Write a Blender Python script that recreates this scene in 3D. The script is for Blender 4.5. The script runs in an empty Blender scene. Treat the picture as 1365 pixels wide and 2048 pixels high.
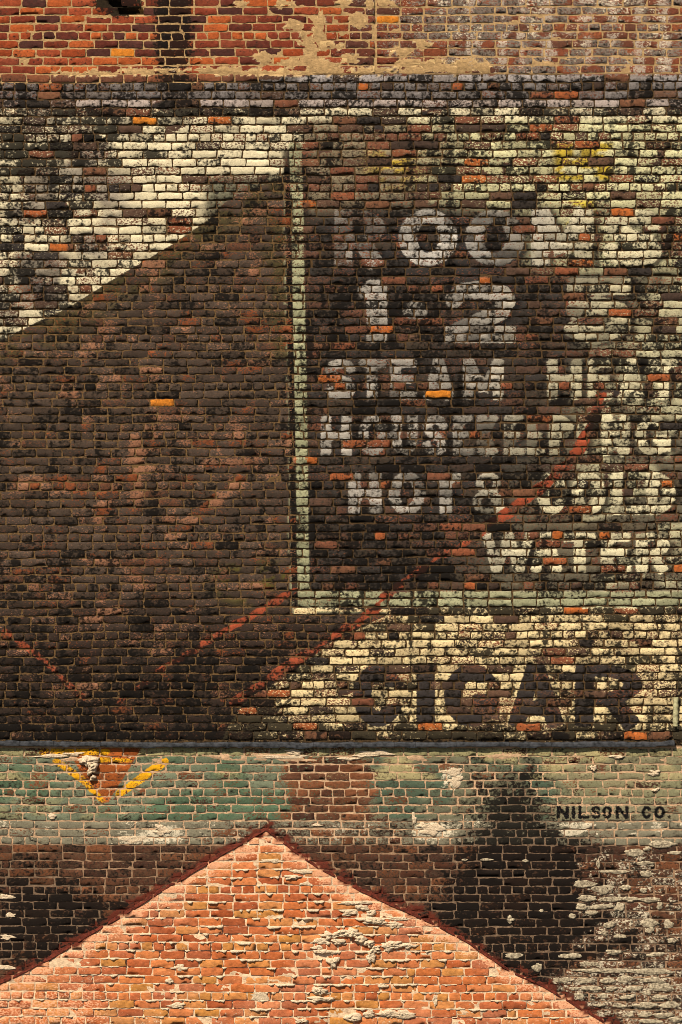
import bpy, math
import numpy as np

# ------------------------------------------------------------------ scale
S = 0.00435            # metres of wall per unit of the wall survey grid
ZB = 2.6               # height of survey line v=2048 above the ground
def WX(u): return (u - 682.5) * S
def WZ(v): return (2048.0 - v) * S + ZB

scn = bpy.context.scene
# ------------------------------------------------------------------ camera
cam_d = bpy.data.cameras.new('camera')
cam = bpy.data.objects.new('camera', cam_d)
scn.collection.objects.link(cam)
DIST = 26.0
cam.location = (0, -DIST, WZ(1024))
cam.rotation_euler = (math.radians(90), 0, 0)
cam_d.sensor_fit = 'VERTICAL'
cam_d.sensor_height = 36
cam_d.lens = 36 * DIST / (2048 * S)
cam_d.clip_end = 3000
scn.camera = cam
# ------------------------------------------------------------------ world, sun
SUN_DIR = np.array([-0.42, -0.76, 0.98]); SUN_DIR /= np.linalg.norm(SUN_DIR)   # towards the sun
world = bpy.data.worlds.new('World'); scn.world = world
world.use_nodes = True
nt = world.node_tree
sky = nt.nodes.new('ShaderNodeTexSky'); sky.sky_type = 'NISHITA'; sky.sun_disc = False
sky.sun_elevation = math.asin(SUN_DIR[2]); sky.sun_rotation = math.atan2(SUN_DIR[0], SUN_DIR[1])
bg = nt.nodes['Background']; nt.links.new(sky.outputs[0], bg.inputs[0]); bg.inputs[1].default_value = 0.05
sl = bpy.data.lights.new('sun', 'SUN'); so = bpy.data.objects.new('sun', sl); scn.collection.objects.link(so)
sl.energy = 5.0; sl.angle = math.radians(0.5); sl.color = (1.0, 0.92, 0.77)
from mathutils import Vector
so.rotation_euler = Vector(SUN_DIR.tolist()).to_track_quat('Z', 'Y').to_euler()
so.location = (-8, -12, 20)
scn.view_settings.view_transform = 'Standard'
try: scn.view_settings.look = 'None'
except Exception: pass
scn.view_settings.gamma = 1
scn.view_settings.use_curve_mapping = False
scn.view_settings.exposure = 0.40
try:
    scn.cycles.pixel_filter_type = 'BLACKMAN_HARRIS'; scn.cycles.filter_width = 0.85
    scn.cycles.max_bounces = 4; scn.cycles.diffuse_bounces = 2
except Exception: pass

# ------------------------------------------------------------------ helpers
RNG = np.random.default_rng(11)
def lin(c):
    c = np.asarray(c, float) / 255.0
    return np.where(c <= 0.04045, c / 12.92, ((c + 0.055) / 1.055) ** 2.4)
def hsh(ix, iy, s=0):
    n = (ix.astype(np.int64) * 374761393 + iy.astype(np.int64) * 668265263 + s * 974711 + 1013) & 0xFFFFFFFF
    n = ((n ^ (n >> 13)) * 1274126177) & 0xFFFFFFFF
    return ((n ^ (n >> 16)) & 0xFFFFFF) / float(0xFFFFFF)
def vn(x, y, s=0):
    x = np.asarray(x, float); y = np.asarray(y, float)
    ix = np.floor(x); iy = np.floor(y); fx = x - ix; fy = y - iy
    fx = fx * fx * (3 - 2 * fx); fy = fy * fy * (3 - 2 * fy)
    a = hsh(ix, iy, s); b = hsh(ix + 1, iy, s); c = hsh(ix, iy + 1, s); d = hsh(ix + 1, iy + 1, s)
    return (a * (1 - fx) + b * fx) * (1 - fy) + (c * (1 - fx) + d * fx) * fy
def fbm(x, y, s=0, o=3):
    t = 0; a = 0.5; w = 0
    for k in range(o):
        t = t + a * vn(np.asarray(x) * 2 ** k + 17.3 * k, np.asarray(y) * 2 ** k - 9.1 * k, s + k); w += a; a *= 0.5
    return t / w
def sst(a, b, x):
    t = np.clip((x - a) / (b - a), 0, 1); return t * t * (3 - 2 * t)
def boxf(u, v, u0, u1, v0, v1, f=20):
    "soft box weight"
    return sst(u0 - f, u0 + f, u) * (1 - sst(u1 - f, u1 + f, u)) * sst(v0 - f, v0 + f, v) * (1 - sst(v1 - f, v1 + f, v))
def blobf(u, v, cu, cv, ru, rv, p=1.0):
    return np.clip(1 - np.sqrt(((u - cu) / ru) ** 2 + ((v - cv) / rv) ** 2), 0, 1) ** p
def lerp3(a, b, t): return a + (b - a) * t[:, None]

# ------------------------------------------------------------------ painted figures as signed distances (inside < 0)
class Fig:
    def __init__(s): s.items = []
    def add(s, bb, f): s.items.append((bb, f))
    def ev(s, u, v, pad=22):
        out = np.full(u.shape, 40.0)
        for (a, b, c, d), f in s.items:
            m = (u > a - pad) & (u < c + pad) & (v > b - pad) & (v < d + pad)
            if m.any(): out[m] = np.minimum(out[m], f(u[m], v[m]))
        return out
def f_seg(x0, y0, x1, y1, w):
    L = math.hypot(x1 - x0, y1 - y0); cx, cy = (x0 + x1) / 2, (y0 + y1) / 2; dx, dy = (x1 - x0) / L, (y1 - y0) / L
    def f(u, v):
        p = np.abs((u - cx) * dx + (v - cy) * dy) - L / 2
        q = np.abs(-(u - cx) * dy + (v - cy) * dx) - w / 2
        return np.maximum(p, q)
    return f
def f_poly(pts, w):
    def f(u, v):
        best = np.full(u.shape, 1e3)
        for (x0, y0), (x1, y1) in zip(pts[:-1], pts[1:]):
            dx, dy = x1 - x0, y1 - y0; L2 = dx * dx + dy * dy + 1e-9
            t = np.clip(((u - x0) * dx + (v - y0) * dy) / L2, 0, 1)
            best = np.minimum(best, np.hypot(u - x0 - t * dx, v - y0 - t * dy))
        return best - w / 2
    return f
def f_ell(cx, cy, rx, ry):
    def f(u, v):
        a = (u - cx) / rx; b = (v - cy) / ry; k = np.sqrt(a * a + b * b) + 1e-6
        g = np.sqrt((a / rx) ** 2 + (b / ry) ** 2) + 1e-6
        return (k - 1) * k / g
    return f
def f_ring(x0, y0, x1, y1, wx, wy):
    cx, cy, rx, ry = (x0 + x1) / 2, (y0 + y1) / 2, (x1 - x0) / 2, (y1 - y0) / 2
    o = f_ell(cx, cy, rx, ry); i = f_ell(cx, cy, max(rx - wx, 2), max(ry - wy, 2))
    return lambda u, v: np.maximum(o(u, v), -i(u, v))
def f_max(a, b): return lambda u, v: np.maximum(a(u, v), b(u, v))
def f_min(*fs): 
    def f(u, v):
        r = fs[0](u, v)
        for g in fs[1:]: r = np.minimum(r, g(u, v))
        return r
    return f
def f_neg(a): return lambda u, v: -a(u, v)
def glyph(fig, ch, x0, y0, x1, y1, w, h=None):
    h = h or w * 0.72; cx = (x0 + x1) / 2; cy = (y0 + y1) / 2; l = x0 + w / 2; r = x1 - w / 2
    V = lambda x, a=y0, b=y1, ww=w: f_seg(x, a, x, b, ww)
    Hh = lambda y, a=x0, b=x1, hh=h: f_seg(a, y, b, y, hh)
    T, B = y0 + h / 2, y1 - h / 2
    if ch == 'H': fs = [V(l), V(r), Hh(cy)]
    elif ch == 'I': fs = [V(cx)]
    elif ch == 'T': fs = [V(cx), Hh(T)]
    elif ch == 'L': fs = [V(l), Hh(B)]
    elif ch == 'E': fs = [V(l), Hh(T), Hh(cy, x0, x1 - 0.12 * (x1 - x0)), Hh(B)]
    elif ch == 'O': fs = [f_ring(x0, y0, x1, y1, w, h)]
    elif ch == 'C': fs = [f_max(f_ring(x0, y0, x1, y1, w, h), f_neg(f_seg(cx + 0.1 * w, cy, x1 + 9, cy, 0.26 * (y1 - y0))))]
    elif ch == 'G': fs = [f_max(f_ring(x0, y0, x1, y1, w, h), f_neg(f_seg(cx + 0.1 * w, cy - 0.1 * (y1 - y0), x1 + 9, cy - 0.1 * (y1 - y0), 0.2 * (y1 - y0)))),
                          Hh(cy + h * 0.4, cx, x1), V(r, cy, y1 - h * 0.5)]
    elif ch == 'U': fs = [V(l, y0, cy + 8), V(r, y0, cy + 8), f_max(f_ring(x0, cy - (y1 - cy), x1, y1, w, h), f_seg(cx, cy, cx, y1 + 5, x1 - x0 + 9))]
    elif ch == 'D': fs = [V(l), f_max(f_ring(x0 - (x1 - x0) * 0.5, y0, x1, y1, w, h), f_seg(x0 + 1, cy, x1 + 5, cy, y1 - y0 + 9))]
    elif ch == 'A': fs = [f_seg(x0 + w * .5, y1, cx, y0, w * 0.9), f_seg(x1 - w * .5, y1, cx, y0, w * 0.9), Hh(y1 - (y1 - y0) * 0.3, x0 + w * .9, x1 - w * .9)]
    elif ch == 'M': fs = [V(l), V(r), f_seg(l, y0, cx, y1 - h, w * .85), f_seg(r, y0, cx, y1 - h, w * .85)]
    elif ch == 'N': fs = [V(l), V(r), f_seg(l, y0, r, y1, w * .9)]
    elif ch == 'W': fs = [f_seg(x0 + w * .3, y0, x0 + (x1 - x0) * .28, y1, w * .85), f_seg(x0 + (x1 - x0) * .28, y1, cx, y0, w * .7), f_seg(cx, y0, x1 - (x1 - x0) * .28, y1, w * .85), f_seg(x1 - (x1 - x0) * .28, y1, x1 - w * .3, y0, w * .7)]
    elif ch == 'K': fs = [V(l), f_seg(l, cy + 6, x1 - w * .4, y0, w * .8), f_seg(l + 4, cy, x1 - w * .4, y1, w * .9)]
    elif ch == 'P': fs = [V(l), f_max(f_ring(x0 - (x1 - x0) * .3, y0, x1, cy + h * .6, w, h * .8), f_seg(x0 + 1, cy, x1 + 5, cy, y1 - y0 + 9))]
    elif ch == 'R': fs = [V(l), f_max(f_ring(x0 - (x1 - x0) * .3, y0, x1, cy + h * .6, w, h * .8), f_seg(x0 + 1, cy, x1 + 5, cy, y1 - y0 + 9)), f_seg(cx, cy, x1 - w * .45, y1, w * .95)]
    elif ch == 'S':
        W = x1 - x0; Hh_ = y1 - y0; q = w * .85; k = q / 2
        pts = [(x1 - k, y0 + .27 * Hh_), (x1 - k - .1 * W, y0 + k + .03 * Hh_), (cx, y0 + k), (x0 + k + .07 * W, y0 + k + .05 * Hh_), (x0 + k, y0 + .28 * Hh_), (x0 + k + .12 * W, y0 + .42 * Hh_),
               (cx, cy), (x1 - k - .1 * W, y0 + .58 * Hh_), (x1 - k, y0 + .73 * Hh_), (x1 - k - .08 * W, y1 - k - .04 * Hh_), (cx, y1 - k), (x0 + k + .1 * W, y1 - k - .03 * Hh_), (x0 + k, y0 + .73 * Hh_)]
        fs = [f_poly(pts, q)]
    elif ch == '1': fs = [V(cx), f_seg(x0, y0 + .22 * (y1 - y0), cx, y0 + h * .4, w * .6)]
    elif ch == '2': fs = [f_poly([(x0 + w * .4, y0 + .3 * (y1 - y0)), (x0 + w * .7, y0 + w * .5), (cx, y0 + w * .38), (x1 - w * .6, y0 + w * .6), (x1 - w * .4, y0 + .32 * (y1 - y0)), (x1 - w * .7, cy), (x0 + w * .4, y1 - h * .6)], w * .8), Hh(B)]
    elif ch == '5': fs = [Hh(T, x0 + 6, x1), V(l + 4, y0, cy, w * .7), f_poly([(l, cy - 2), (cx, y0 + .4 * (y1 - y0)), (x1 - w * .5, cy), (x1 - w * .4, y0 + .72 * (y1 - y0)), (cx, y1 - w * .4), (x0 + w * .4, y1 - w * .7)], w * .8)]
    elif ch == '&': fs = [f_ring(x0 + 6, y0, x1 - 12, cy + 2, w * .6, w * .5), f_ring(x0, cy - 8, x1 - 6, y1, w * .65, w * .55), f_seg(cx, cy, x1, y1, w * .6)]
    elif ch == '.': fs = [f_ell(cx, cy, (x1 - x0) / 2, (y1 - y0) / 2)]
    fig.add((x0, y0, x1, y1), f_min(*fs))

LIT = Fig()      # pale lettering of the boarding-house sign
for ch, a, b in [('R', 668, 772), ('O', 797, 915), ('O', 930, 1050), ('M', 1062, 1188), ('S', 1206, 1325)]: glyph(LIT, ch, a, 418, b, 533, 38, 27)
glyph(LIT, '1', 716, 560, 792, 686, 42, 30); glyph(LIT, '.', 806, 602, 856, 640, 20); glyph(LIT, '2', 890, 562, 1032, 686, 44, 34); glyph(LIT, '5', 1128, 556, 1262, 690, 44, 34)
for ch, a, b in [('S', 650, 712), ('T', 718, 772), ('E', 780, 834), ('A', 844, 912), ('M', 926, 1008), ('H', 1094, 1164), ('E', 1176, 1226), ('A', 1234, 1292), ('T', 1298, 1356)]: glyph(LIT, ch, a, 718, b, 800, 22, 17)
for ch, a, b in [('H', 642, 704), ('O', 717, 775), ('U', 783, 836), ('S', 845, 896), ('E', 906, 946), ('K', 954, 1000), ('E', 1008, 1046), ('E', 1054, 1090), ('P', 1098, 1146), ('I', 1154, 1174), ('N', 1204, 1260), ('G', 1271, 1342)]: glyph(LIT, ch, a, 830, b, 912, 21, 17)
for ch, a, b in [('H', 697, 764), ('O', 776, 852), ('T', 862, 922), ('&', 946, 1014), ('C', 1074, 1134), ('O', 1142, 1212), ('L', 1221, 1284), ('D', 1292, 1352)]: glyph(LIT, ch, a, 944, b, 1030, 25, 19)
for ch, a, b in [('W', 966, 1068), ('A', 1058, 1128), ('T', 1128, 1192), ('E', 1202, 1262), ('R', 1272, 1340)]: glyph(LIT, ch, a, 1066, b, 1145, 24, 18)
DRK = Fig()      # dark lettering below the sign
for ch, a, b in [('C', 706, 808), ('I', 832, 872), ('G', 888, 1000), ('A', 1012, 1132), ('R', 1150, 1285)]: glyph(DRK, ch, a, 1328, b, 1454, 38, 32)
NIL = Fig()
for ch, a, b in [('N', 1114, 1139), ('I', 1145, 1151), ('L', 1157, 1180), ('S', 1183, 1202), ('O', 1205, 1225), ('N', 1232, 1258), ('C', 1284, 1304), ('O', 1309, 1331), ('.', 1336, 1342)]:
    glyph(NIL, ch, a, 1612 if ch != '.' else 1631, b, 1638, 7.2, 6.2)
def border_u(v): return np.interp(v, [280, 430, 600, 850, 1100, 1215], [591, 595, 598, 603, 606, 609])
STRIPE_BLACK = lambda u, v: np.maximum(np.abs(u - (border_u(v) - 18)) - 5.5, np.maximum(330 - v, v - 1205))
def f_border(u, v):
    a = np.maximum(np.abs(u - border_u(v)) - 12.5, np.maximum(285 - v, v - 1216))
    b = np.maximum(np.abs(v - 1199) - 16, 600 - u)
    return np.minimum(a, b)
D1U = [-300, 0, 53, 140, 236, 345, 420, 455, 582]; D1V = [830, 683, 655, 613, 553, 489, 437, 400, 345]
D2V = [1180, 1232, 1290, 1340, 1370, 1400, 1460, 1500]; D2U = [840, 772, 652, 592, 545, 492, 452, 440]
def f_brown(u, v):
    up = (np.interp(u, D1U, D1V) - v) * 0.88                 # >0 above the upper diagonal
    right = np.where(v < 1216, u - (border_u(v) - 12), (u - np.interp(v, D2V, D2U)) * 0.6)
    return np.maximum(up, right)
RED = [(f_poly([(468, 1408), (620, 1303), (750, 1222)], 20)), f_poly([(12, 1262), (90, 1322), (168, 1398)], 12), f_poly([(240, 1402), (330, 1336), (435, 1270), (520, 1222), (592, 1180)], 12)]
RED2 = f_poly([(735, 1232), (800, 1166), (900, 1100), (1000, 1038), (1100, 962), (1160, 900), (1205, 790)], 24)
YEL = [f_poly([(84, 1503), (215, 1504)], 12), f_poly([(330, 1524), (238, 1588)], 16), f_poly([(112, 1522), (160, 1556)], 15), f_poly([(165, 1560), (205, 1602)], 11), f_poly([(196, 1520), (262, 1522)], 9)]
ROOF_U = [-700, 0, 100, 245, 390, 532, 640, 720, 850, 940, 1010, 1110, 1215, 2000]
ROOF_V = [2385, 1968, 1918, 1832, 1742, 1662, 1738, 1782, 1840, 1888, 1938, 1986, 2050, 2530]
def roof_v(u): return np.interp(u, ROOF_U, ROOF_V)
def in_gable(u, v): return (v - roof_v(u)) * 0.85

SPECIAL = [(316, 807), (866, 789), (92, 191), (232, 105), (777, 36), (276, 240)]
# ------------------------------------------------------------------ what is painted / worn where
def C(*c): return lin(c) * 0.95
def paint(u, v, rnd, rnd2, vv, mortar=False, spec=None):
    """u,v survey coordinates; rnd,rnd2 per-brick randoms; vv height inside the brick 0 bottom..1 top"""
    n = u.size; one = np.ones((n, 1))
    nl = fbm(u / 90, v / 60, 3); nm = fbm(u / 28, v / 18, 5); nw = fbm(u / 200, v / 140, 9, 2)
    A = one * C(60, 48, 42); cov = np.full(n, .8); soot_and_shade = np.full(n, .25); chalk = np.zeros(n)
    brick = one * C(128, 66, 42)
    B = one * C(60, 48, 42)
    def setA(w, col): 
        nonlocal A; A = A + (np.asarray(col) - A) * w[:, None]
    def setB(w, col):
        nonlocal B; B = B + (np.asarray(col) - B) * w[:, None]
    def st(w, cv=None, s=None, ch=None):
        nonlocal cov, soot_and_shade, chalk
        if cv is not None: cov = cov + (cv - cov) * w
        if s is not None: soot_and_shade = soot_and_shade + (s - soot_and_shade) * w
        if ch is not None: chalk = chalk + (ch - chalk) * w
    ug = u + 0 * v
    # -- brick colours
    pal = np.array([C(150, 68, 38), C(118, 54, 38), C(160, 76, 48), C(98, 48, 38), C(176, 88, 46), C(134, 66, 46), C(82, 48, 42), C(128, 58, 40)])
    brick = pal[np.minimum((rnd * 8).astype(int), 7)]
    W = lambda c: c.astype(float)
    up = v < 1492
    # ---- base cream ground of the upper painted wall
    cream = C(216, 200, 164); 
    paintzone = W(up & (v > 149))
    setA(paintzone, cream); st(paintzone, .86, .40)
    brick = np.where((up & (v > 149))[:, None], brick * .35 + C(100, 76, 60) * .65, brick)
    # upper left
    w = boxf(u, v, -400, 580, 212, 700, 6)
    sl = .24 + .20 * boxf(u, v, -400, 190, 262, 420, 30) + .22 * boxf(u, v, -400, 330, 215, 330, 20) - .16 * boxf(u, v, 190, 570, 300, 520, 40) + .1 * boxf(u, v, -400, 130, 500, 620, 20)
    st(w, .87, sl + (nm - .5) * .9 + (rnd2 - .5) * .35)
    setA(w * sst(.5, .7, nl) * boxf(u, v, -400, 260, 200, 640, 40) * .8, C(120, 108, 100))
    setA(boxf(u, v, 30, 120, 505, 600, 3) * .8 * W(nm > .42), C(92, 82, 78))
    w = boxf(u, v, 410, 580, 352, 440, 12); setA(w * .85, C(70, 72, 58)); st(w * .7, .8, .5)
    # cream field under the sign
    w = boxf(u, v, 430, 1900, 1216, 1500, 4)
    setA(w, C(224, 198, 148)); st(w, .84, .36 + (nm - .5) * .8 + (rnd2 - .5) * .3)
    st(boxf(u, v, 640, 1900, 1213, 1230, 2), s=.75)
    st(boxf(u, v, 400, 1900, 1446, 1500, 8), s=.62 + (nm - .5) * .6); st(boxf(u, v, 400, 1900, 1464, 1500, 3), .7, .85 + (rnd - .7) * .5)
    st(boxf(u, v, 380, 560, 1380, 1500, 25), s=.85)
    # sign field
    fx = sst(980, 1180, u + (v - 900) * .55)
    w = boxf(u, v, 606, 1900, 240, 1184, 6)
    g = one * C(54, 49, 46); g = lerp3(g, lerp3(one * C(96, 88, 72), one * C(178, 168, 134), sst(.40, .56, nl) * sst(1110, 1220, u)), fx)
    top = 1 - sst(395, 445, v + (u - 900) * .0)
    rt = sst(1010, 1120, u) * (1 - sst(530, 560, v))
    g = lerp3(g, lerp3(one * C(132, 118, 94), one * C(205, 196, 150), sst(780, 960, u + (nl - .5) * 200)), np.clip(top, 0, 1))
    g = lerp3(g, one * C(178, 170, 132), np.clip(rt * (1 - top), 0, 1))
    A = A + (g - A) * w[:, None]
    st(w, .72, .42 - .10 * top + (nm - .5) * .8 + (rnd2 - .5) * .45)
    st(w * top * (1 - sst(780, 980, u)), .60, .36 + (nm - .5) * .6)
    st(w * fx * (1 - top), .74, .42 + (nm - .5) * .7 + (rnd2 - .5) * .5)
    st(w * boxf(u, v, 606, 900, 1030, 1180, 20), .7, .62 + (nm - .5) * .8)
    st(w * boxf(u, v, 606, 960, 545, 700, 20), .66, .5 + (nm - .5) * .9)
    setA(w * blobf(u, v, 790, 330, 80, 60) * 1.2 * W(nm > .5), C(180, 150, 60)); 
    setA(np.clip(boxf(u, v, 1108, 1225, 285, 362, 5), 0, 1) * W(nm + .3 * rnd > .55), C(184, 156, 56)); st(boxf(u, v, 1108, 1225, 285, 362, 8) * .7, .9, .32)
    setA(boxf(u, v, 1135, 1190, 400, 505, 4) * W(nm > .48), C(206, 182, 66))
    # rows of grey wash under the bare band
    w = W((v > 149 + 16 * (1 - sst(450, 660, u)) ) & (v < 214))
    setA(w, C(116, 107, 103)); setA(w * boxf(u, v, 600, 1900, 149, 165, 1), C(160, 149, 144)); setA(w * boxf(u, v, -400, 1900, 199, 214, 1) , C(172, 154, 144))
    st(w, .88, .36 + (nm - .5) * .5); st(w * (1 - sst(60, 260, u)), .6, .5)
    w = W((v > 214) & (v < 232)); st(w * (1 - sst(500, 700, u)), .55, .62 + (nm - .5) * .6); st(w * sst(500, 700, u), .7, .45)
    # ---- the bare band at the very top
    tb = W(v <= 149 + 16 * (1 - sst(450, 660, u)))
    brt = sst(560, 930, u)
    brick = np.where((tb > 0)[:, None], lerp3(brick, brick * .4 + C(118, 76, 56) * .55, brt), brick)
    setA(tb, C(124, 110, 98)); 
    st(tb, 0.02 + .60 * brt * sst(.35, .7, nm + .25 * rnd2) , .24 + .08 * brt + (nm - .5) * .35, .50 * brt * sst(.35, .65, fbm(u / 26, v / 60, 161, 2)) + .12 * boxf(u, v, 500, 720, 40, 150, 30) + .1 * W(nm > .66))
    st(tb * np.clip(1.9 * blobf(u, v, 348, 50, 48, 190), 0, 1), s=.98, ch=.3)
    st(boxf(u, v, 320, 385, 150, 250, 20) * .8, s=.8)
    st(np.clip(1.5 * blobf(u, v, 238, 8, 66, 34), 0, 1), s=1.0)  # black soot, plus the shade of the missing-brick holes put into the colour
    w0 = boxf(u, v, 606, 1900, 240, 1184, 6)
    # ---- brown field
    brn = lerp3(one * C(72, 59, 50), one * C(50, 39, 34), sst(1120, 1330, v))
    brn = brn * (0.8 + .5 * rnd[:, None] ** 1.5)
    fb = f_brown(u, v)
    wb = 1 - sst(14, 26, fb)
    wb = wb * paintzone
    B = B + (brn - B) * wb[:, None]
    ins = (1 - sst(-4, 4, fb)) * paintzone
    st(ins, .76 + .22 * (nl - .5), .30 + (nm - .5) * .8 + .34 * sst(1200, 1430, v) + .22 * (rnd2 - .5))
    st(ins * boxf(u, v, -400, 560, 1455, 1500, 8), s=.8)
    gh = np.clip(boxf(u, v, 258, 284, 870, 1000, 3) + boxf(u, v, 190, 215, 930, 1060, 4) + boxf(u, v, 400, 500, 915, 935, 6) + (1 - sst(6, 12, f_poly([(340, 1075), (480, 960)], 6)(u, v))) + .7 * boxf(u, v, 20, 230, 955, 985, 6), 0, 1)
    st(gh * ins * (.55 + .45 * W(nm > .45)), .34, .2)
    brick = np.where((ins > .5)[:, None], np.array([C(106, 68, 50), C(138, 94, 70), C(128, 70, 42), C(150, 104, 78)])[np.minimum((rnd * 4).astype(int), 3)], brick)
    # olive shade along the diagonal and yellow stains
    w = ins * (1 - sst(4, 60, np.abs(fb + 22))) * W(v < 720) * W(nm > .45); B = B + (C(74, 66, 36) - B) * (w * .7)[:, None]
    w = ins * np.clip(2 * blobf(u, v, 510, 1165, 110, 55), 0, 1) * W(nm > .52); B = B + (C(92, 84, 34) - B) * (w * .8)[:, None]
    sd = np.where(paintzone > 0, fb, 40.0)
    A = A + (C(48, 46, 46) - A) * (w0 * np.clip(2 * blobf(u, v, 850, 470, 260, 100), 0, 1) * W(fx < .9) * .8)[:, None]
    # ---- sign letters
    sg = (u > 622) & (v > 400) & (v < 1165)
    lc = lerp3(one * C(168, 158, 146), one * C(216, 202, 164), sst(880, 1170, u + (v - 900) * .25)); lc = np.where((v < 560)[:, None] & (u < 1000)[:, None], C(196, 186, 174), lc)
    B = np.where(sg[:, None], lc, B)
    shd = np.where(sg, LIT.ev(u - 10, v - 3), 40); A = A + (C(26, 25, 25) - A) * (.85 * (1 - sst(-2, 4, shd)) * (nl > .36) * W(sg))[:, None]
    ls = LIT.ev(u, v); faint = boxf(u, v, 640, 790, 405, 540, 8) * 1.0
    sd = np.where(sg, ls + faint, sd)
    inl = (1 - sst(-1, 3, ls)) * W(sg)
    st(inl, .80 + .1 * fx - .22 * boxf(u, v, 640, 790, 400, 540, 8) - .1 * boxf(u, v, 1030, 1150, 560, 690, 9), .27 + (nm - .5) * .6 + (rnd2 - .5) * .25)
    # ---- border of the sign
    bd = f_border(u, v); nearb = W((bd < 12) & up & (v > 283))
    bw = nearb * (1 - sst(8, 12, bd))
    B = np.where((nearb > 0)[:, None], one * C(166, 162, 126) * (.62 + .5 * ((rnd * 41.3) % 1.0)[:, None]), B)
    sd = np.where(nearb > 0, bd, sd)
    st((1 - sst(-2, 2, bd)) * nearb, .78 - .22 * (1 - sst(420, 700, v)) - .5 * (nl - .5), .30 + (nm - .5) * .6)
    jb = paintzone * W(v > 300) * W(v < 1216) * boxf(u, v, 568, 618, 280, 1300, 3); A = A + (C(52, 44, 38) - A) * jb[:, None]
    # ---- dark letters
    dk = (v > 1300) & (v < 1470) & (u > 690)
    ds = DRK.ev(u, v); B = np.where(dk[:, None], one * C(56, 50, 48), B); sd = np.where(dk, ds, sd)
    st((1 - sst(-1, 3, ds)) * W(dk), .86, .32 + (nm - .5) * .5)
    # ---- lone bare bricks
    spall = W((rnd2 > .95) & (v > 150)) * paintzone * (1 - ins * W(rnd < .9)); 
    st(spall * W(bd > 0), .26, .32 + .3 * (nm - .5))
    brick = np.where(((spall > .5) & ((ins < .5) | (rnd < .2)))[:, None], np.array([C(160, 88, 52), C(142, 82, 56), C(122, 76, 56), C(180, 98, 48)])[np.minimum((rnd * 4).astype(int), 3)], brick)
    for (bu, bv) in SPECIAL:
        m = (np.abs(u - bu) < 60) & (np.abs(v - bv) < 14)
        if not mortar:
            m = m & (spec > .5); brick = np.where(m[:, None], one * C(206, 124, 44), brick); st(W(m), 0.03, .12, 0)
    # ================= lower wall
    lo = W(v >= 1492)
    gz = W((v >= 1492) & (v < 1640 ))
    mid = W((v >= 1640) & (v < 1690)); dn = W(v >= 1690)
    brick = np.where((lo > 0)[:, None], np.array([C(108, 66, 44), C(88, 54, 40), C(126, 78, 52), C(72, 47, 37), C(102, 66, 48)])[np.minimum((rnd * 5).astype(int), 4)], brick)
    green = lerp3(one * C(110, 114, 92), one * C(84, 102, 78), sst(.4, .6, nl)); green = green * (0.85 + .35 * rnd[:, None])
    greenr = lerp3(one * C(110, 106, 84), one * C(80, 92, 74), sst(.4, .6, nl + .3 * (rnd - .5)))
    gg = lerp3(green, greenr, sst(620, 760, u))
    A = np.where((gz > 0)[:, None], gg, A)
    st(gz, .76 + (fbm(u / 18, v / 12, 171, 3) - .5) * .9, .18 + (nm - .5) * .45); bro = boxf(u + (nm - .5) * 50, v, 562, 742, 1512, 1660, 24); st(gz * bro, .22, .22)
    st(gz * boxf(u, v, 920, 1100, 1530, 1660, 40), s=.5 + (nm - .5) * .4)
    tr = W((v >= 1492) & (v < 1513)); setA(tr * .75, C(160, 148, 104)); st(tr, .7, .25)
    setA(gz * sst(.55, .7, nl) * W(v < 1560) * .7, C(190, 170, 120)); setA(gz * boxf(u, v, 1120, 1900, 1515, 1640, 30) * .5, C(160, 146, 108))
    setA(boxf(u, v, 1100, 1365, 1605, 1640, 4) * .85, C(134, 124, 98)); setA(gz * (1 - sst(555, 600, v * 0 + u)) * boxf(u, v, -400, 200, 1600, 1640, 12) * W(nm > .5) * .6, C(150, 140, 100))
    setA(mid, C(124, 116, 96)); st(mid, .84, .22 + (nm - .5) * .3, .12 + .35 * W(nm > .6)); st(mid * boxf(u, v, 440, 820, 1640, 1700, 40), .45, .35)
    setA(dn, C(90, 66, 50)); st(dn, .42, .36 + .25 * (nm - .5), .05 + .10 * W(nm > .6))
    setA(dn * sst(560, 760, u), C(76, 57, 46)); 
    bl = np.clip(blobf(u, v, 1060, 1800, 210, 210, .7) * 1.35 + blobf(u, v, 150, 1870, 240, 100) * 1.3 + blobf(u, v, 1022, 1640, 66, 125) * .85 + .5 * blobf(u, v, 60, 1790, 200, 130) + 1.1 * blobf(u, v, 1220, 1880, 190, 66) + .9 * blobf(u, v, 960, 1850, 190, 100), 0, 1)
    bl = np.clip(bl * (.25 + 1.35 * (.5 * fbm(u / 44, v / 70, 151, 3) + .5 * fbm(u / 11, v / 150, 153, 2))) + .5 * bl * (rnd - .5), 0, 1)
    st(lo * sst(.02, .8, bl), s=1.05 - .25 * rnd2)
    st(lo * boxf(u, v, 820, 1110, 1850, 2010, 40) , s=.82)
    ef = np.clip(boxf(u, v, 1150, 1900, 1700, 2300, 40) * (nm * 1.7 - .42), 0, 1) * .85 + boxf(u, v, 1090, 1900, 1932, 2300, 25) * np.clip(nm * 1.6 - .25, 0, 1) * .8
    st(np.clip(W(lo > 0) * sst(0, .5, ef), 0, 1), ch=.58, s=.38)
    chs = np.clip(blobf(u, v, 862, 1664, 55, 26) + blobf(u, v, 330, 1668, 60, 26) + blobf(u, v, 265, 1680, 40, 16) + boxf(u, v, 1120, 1365, 1645, 1672, 5) * W(nm > .5) * .6 + blobf(u, v, 905, 1558, 32, 34), 0, 1)
    st(lo * sst(.05, .5, chs), ch=.75, s=.05)
    # gable
    g = in_gable(u, v); gin = W((g > -2) & (v > 1600))
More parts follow.
